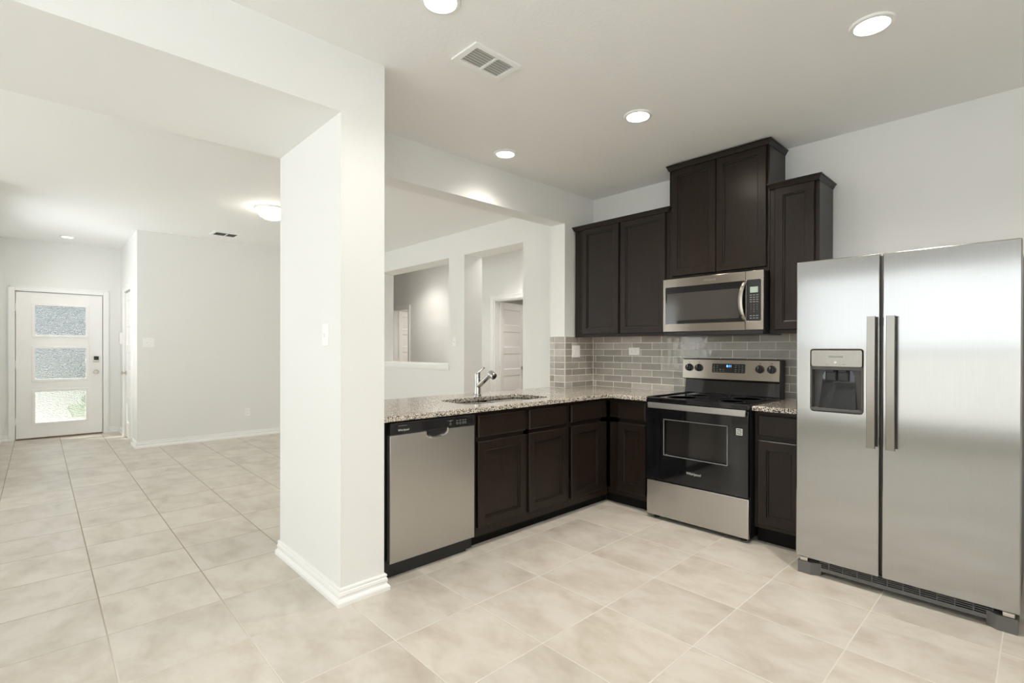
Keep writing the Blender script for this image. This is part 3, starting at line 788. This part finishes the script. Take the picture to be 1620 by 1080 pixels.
# pocket handle: scooped lip hanging below the strip
L = []
n = 16
ph = MB(f)
for i in range(n+1):
    a = PI*i/n
    u = -2.345-.078*math.cos(a); zz = .796-.044*math.sin(a)**.55
    L.append([(u, 0, zz-.0), (u, .010, zz-.003), (u, .014, zz+.002), (u*.9-.2345, .012, zz+.009), (u*.9-.2345, .002, zz+.012)])
for A, B in zip(L, L[1:]): ph.loft([A, B])
ph.build('pocket_handle', M['chrome'], dd)
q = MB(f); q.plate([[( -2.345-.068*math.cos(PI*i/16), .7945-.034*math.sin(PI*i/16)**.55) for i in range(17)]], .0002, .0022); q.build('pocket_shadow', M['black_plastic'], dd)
q = MB(f); q.text('Whirlpool', -2.568, .820, .017, .0038, shear=.12); q.build('logo', M['mark'], cs)
for u, nn in ((-2.245, 1), (-2.195, 1), (-2.172, 1), (-2.150, 1), (-2.132, 1)):
    q = MB(f); q.plate([rr(u-.006, u+.006, .812, .826, .005, 3), rr(u-.0046, u+.0046, .8134, .8246, .0045, 3)[::-1]], .0036, .0041); q.box(u-.007, u+.007, .0036, .0041, .834, .837); q.build('button', M['mark_dim'], cs)
q = MB(f); q.box(-2.268, -2.225, .0036, .0041, .8395, .841); q.box(-2.60, -2.545, .0036, .0041, .8435, .845)
q.build('legend', M['mark_dim'], cs)
MB(f).box(-2.712, -2.09, -.075, -.045, 0, .012).build('kick_foot', M['black_plastic'], t)
MB(f).box(-2.708, -2.06, -.052, -.040, .013, .100).build('kick_plate', M['black_plastic'], t)

# ------------------------------------------------------------------ switches, outlets
def wall_plate(name, label, cat, group, tf, u, z, horiz=False, m='white_plastic', kind='outlet', gang=1, loc=(0, 0, 0)):
    t = thing(name, label, cat, loc, group)
    w, h = (.058+.012, .115) if gang == 1 else (.116, .116)
    if horiz: w, h = h, w
    b = MB(tf); g = lambda i, d: (u-w/2+i, u+w/2-i, z-h/2+i, z+h/2-i, d)
    b.rings([g(0, .0003), g(0, .0055), g(.003, .0075), g(.006, .0075)]); b.build('plate', M[m], t)
    if kind == 'outlet':
        for s_ in (-1, 1):
            cu_, cz_ = (u+s_*.0195, z) if horiz else (u, z+s_*.0195)
            q = MB(tf); q.plate([rr(cu_-.0165, cu_+.0165, cz_-.0145 if not horiz else cz_-.0165, cz_+.0145 if not horiz else cz_+.0165, .007, 4)], .0070, .0090)
            rc_ = q.build('receptacle', M[m], t)
            q = MB(tf)
            for a in (-1, 1):
                if horiz: q.box(cu_-.006, cu_+.002, .0088, .0094, cz_+a*.006-.001, cz_+a*.006+.001)
                else: q.box(cu_+a*.006-.001, cu_+a*.006+.001, .0088, .0094, cz_-.002, cz_+.006)
            q.build('slots', M['slot'], rc_)
    else:
        for i in range(gang):
            uu = u+(i-(gang-1)/2)*.046
            if kind == 'rocker':
                q = MB(tf); q.box(uu-.0165, uu+.0165, .0070, .0105, z-.033, z+.033, .0015); q.build('rocker', M[m], t)
            else:
                q = MB(tf); q.loft([[(uu-.005, .0055, z-.011), (uu+.005, .0055, z-.011), (uu+.005, .0055, z+.011), (uu-.005, .0055, z+.011)], [(uu-.004, .018, z+.002), (uu+.004, .018, z+.002), (uu+.004, .018, z+.009), (uu-.004, .018, z+.009)]]); q.build('toggle', M[m], t)
    return t
GP = 'wall plates of switches and outlets'
wall_plate('light_switch', 'white light switch on the near face of the tall white pier', 'switch', GP, FY(PY0), .541, 1.341, kind='toggle', loc=(.541, PY0, 1.341))
wall_plate('light_switch', 'white light switch between the two wall openings seen past the faucet', 'switch', GP, FY(-.12), -2.14, 1.355, kind='toggle', loc=(-2.14, -.12, 1.355))
wall_plate('light_switch', 'white two-gang light switch on the long bare living room wall', 'switch', GP, FX(-4.74), -3.02, 1.338, kind='toggle', gang=2, loc=(-4.74, -3.02, 1.338))
wall_plate('outlet', 'white outlet low on the long bare living room wall', 'outlet', GP, FX(-4.74), -1.861, .351, loc=(-4.74, -1.861, .351))
wall_plate('outlet', 'small white outlet low on the entry side wall beside the closet door', 'outlet', GP, FY(-3.14), -6.22, .31, loc=(-6.22, -3.14, .31))
wall_plate('outlet', 'bright white sideways outlet in the tile left of the range', 'outlet', GP, FY(-.0095), .487, 1.248, horiz=True, loc=(.487, -.0095, 1.248))
wall_plate('light_switch', 'pale rocker plate in the tile of the short side wall by the corner', 'switch', GP, FX(.0095), -.281, 1.245, m='white_plastic', kind='rocker', gang=2, loc=(.0095, -.281, 1.245))
t = thing('door_chime', 'white chime box with grille high on the entry side wall', 'door chime', (-6.21, -3.14, 1.41))
MB(FY(-3.14)).box(-6.262, -6.158, .0003, .042, 1.325, 1.495, .006).build('housing', M['white_plastic'], t)
q = MB(FY(-3.14))
for i in range(6): q.box(-6.24, -6.18, .0415, .0435, 1.35+i*.012, 1.354+i*.012)
q.build('sound_slots', M['mark'], t)

# ------------------------------------------------------------------ ceiling fittings
def can(label, x, y, r=.066, e='bulb', ch=CH, watt=1.0):
    t = thing('recessed_light', label, 'ceiling light', (x, y, ch), 'round recessed ceiling lights')
    MB().lathe((x, y, ch), (0, 0, -1), [(r+.022, .0003), (r+.022, .004), (r+.018, .009), (r+.004, .012), (r, .008), (r, .0003)], 40).build('trim_ring', M['trim'], t)
    MB().lathe((x, y, ch), (0, 0, -1), [(r-.0005, .0004), (r-.0005, .007), (r*.7, .0095), (0, .0105)], 40).build('diffuser', M[e], t)
    lp = bpy.data.lights.new('lamp', 'SPOT'); lp.energy = CAN_W*watt; lp.color = (1.0, .95, .88)
    lp.spot_size = math.radians(140); lp.spot_blend = 1.0; lp.shadow_soft_size = .05
    lo = bpy.data.objects.new('lamp', lp); COL.objects.link(lo); lo.parent = t; lo.location = (0, 0, -.065)
can('round recessed ceiling light cut off by the top edge, near the vent', 1.335, -2.80, watt=.35)
can('round recessed ceiling light over the refrigerator aisle, nearest the right wall', 2.56, -1.28, watt=1.5)
can('round recessed ceiling light in the middle, in front of the tall cabinet', 1.325, -1.27, e='bulb_strong', watt=1.25)
can('round recessed ceiling light above the kitchen sink', .285, -1.46, e='bulb_soft', watt=.3)
can('small recessed ceiling light in the entry above the front door', -5.88, -3.76, .055, watt=.12)
can('recessed ceiling light in the hallway behind the sill opening', -4.5, .60, watt=.72)
can('recessed ceiling light in the hallway behind the tall opening', -1.85, .55, watt=1.0)
can('unseen recessed light added to brighten the room behind the open hallway door', -2.0, 2.2, watt=.75)  # added lamp, out of view, lifts the brightness of the open door
can('unseen recessed light added to brighten the room behind the far hallway door', -5.3, 2.2, watt=.9)  # added lamp, out of view, brightens the far door
t = thing('dome_light', 'glowing flush dome ceiling light in the living room', 'ceiling light', (-2.56, -2.23, CH))
MB().lathe((-2.56, -2.23, CH), (0, 0, -1), [(.165, .0003), (.165, .014), (.158, .020), (.15, .02), (.15, .0003)], 40).build('base_ring', M['trim'], t)
MB().lathe((-2.56, -2.23, CH), (0, 0, -1), [(.149, .001), (.149, .024), (.140, .05), (.115, .082), (.075, .106), (.03, .118), (0, .12)], 40).build('glass_shade', M['dome'], t)

def vent(label, x0, x1, y0, y1, n, dm='duct', lm='trim'):
    t = thing('ceiling_vent', label, 'vent', ((x0+x1)/2, (y0+y1)/2, CH), 'white ceiling air vents')
    T = lambda p: Vector((p[0], p[2], CH-p[1]))
    w = .032
    b = MB(T); b.plate([rect(x0, x1, y0, y1), rect(x0+w, x1-w, y0+w, y1-w)[::-1]], .0003, .010, .002)
    ym = (y0+y1)/2+.01
    b.box(x0+w, x1-w, .001, .010, ym-.006, ym+.006)
    b.build('frame', M['trim'], t)
    MB(T).box(x0+w, x1-w, .0003, .0012, y0+w, y1-w).build('duct_back', M[dm], t)
    for i in range(n):
        x = x0+w+(x1-x0-2*w)*(i+.5)/n
        for ya, yb in ((y0+w, ym-.006), (ym+.006, y1-w)):
            q = MB(T); q.loft([[(x-.006, .004, y), (x-.0055, .0036, y), (x+.0055, .0095, y), (x+.005, .0098, y)] for y in (ya, yb)]); q.build('louver', M[lm], t)
vent('white louvered ceiling vent in the kitchen beside the recessed lights', 1.02, 1.22, -2.51, -2.20, 7)
vent('small white ceiling vent in the living room by the long bare wall', -4.375, -4.12, -2.42, -2.11, 6, 'dark_grey', 'duct')
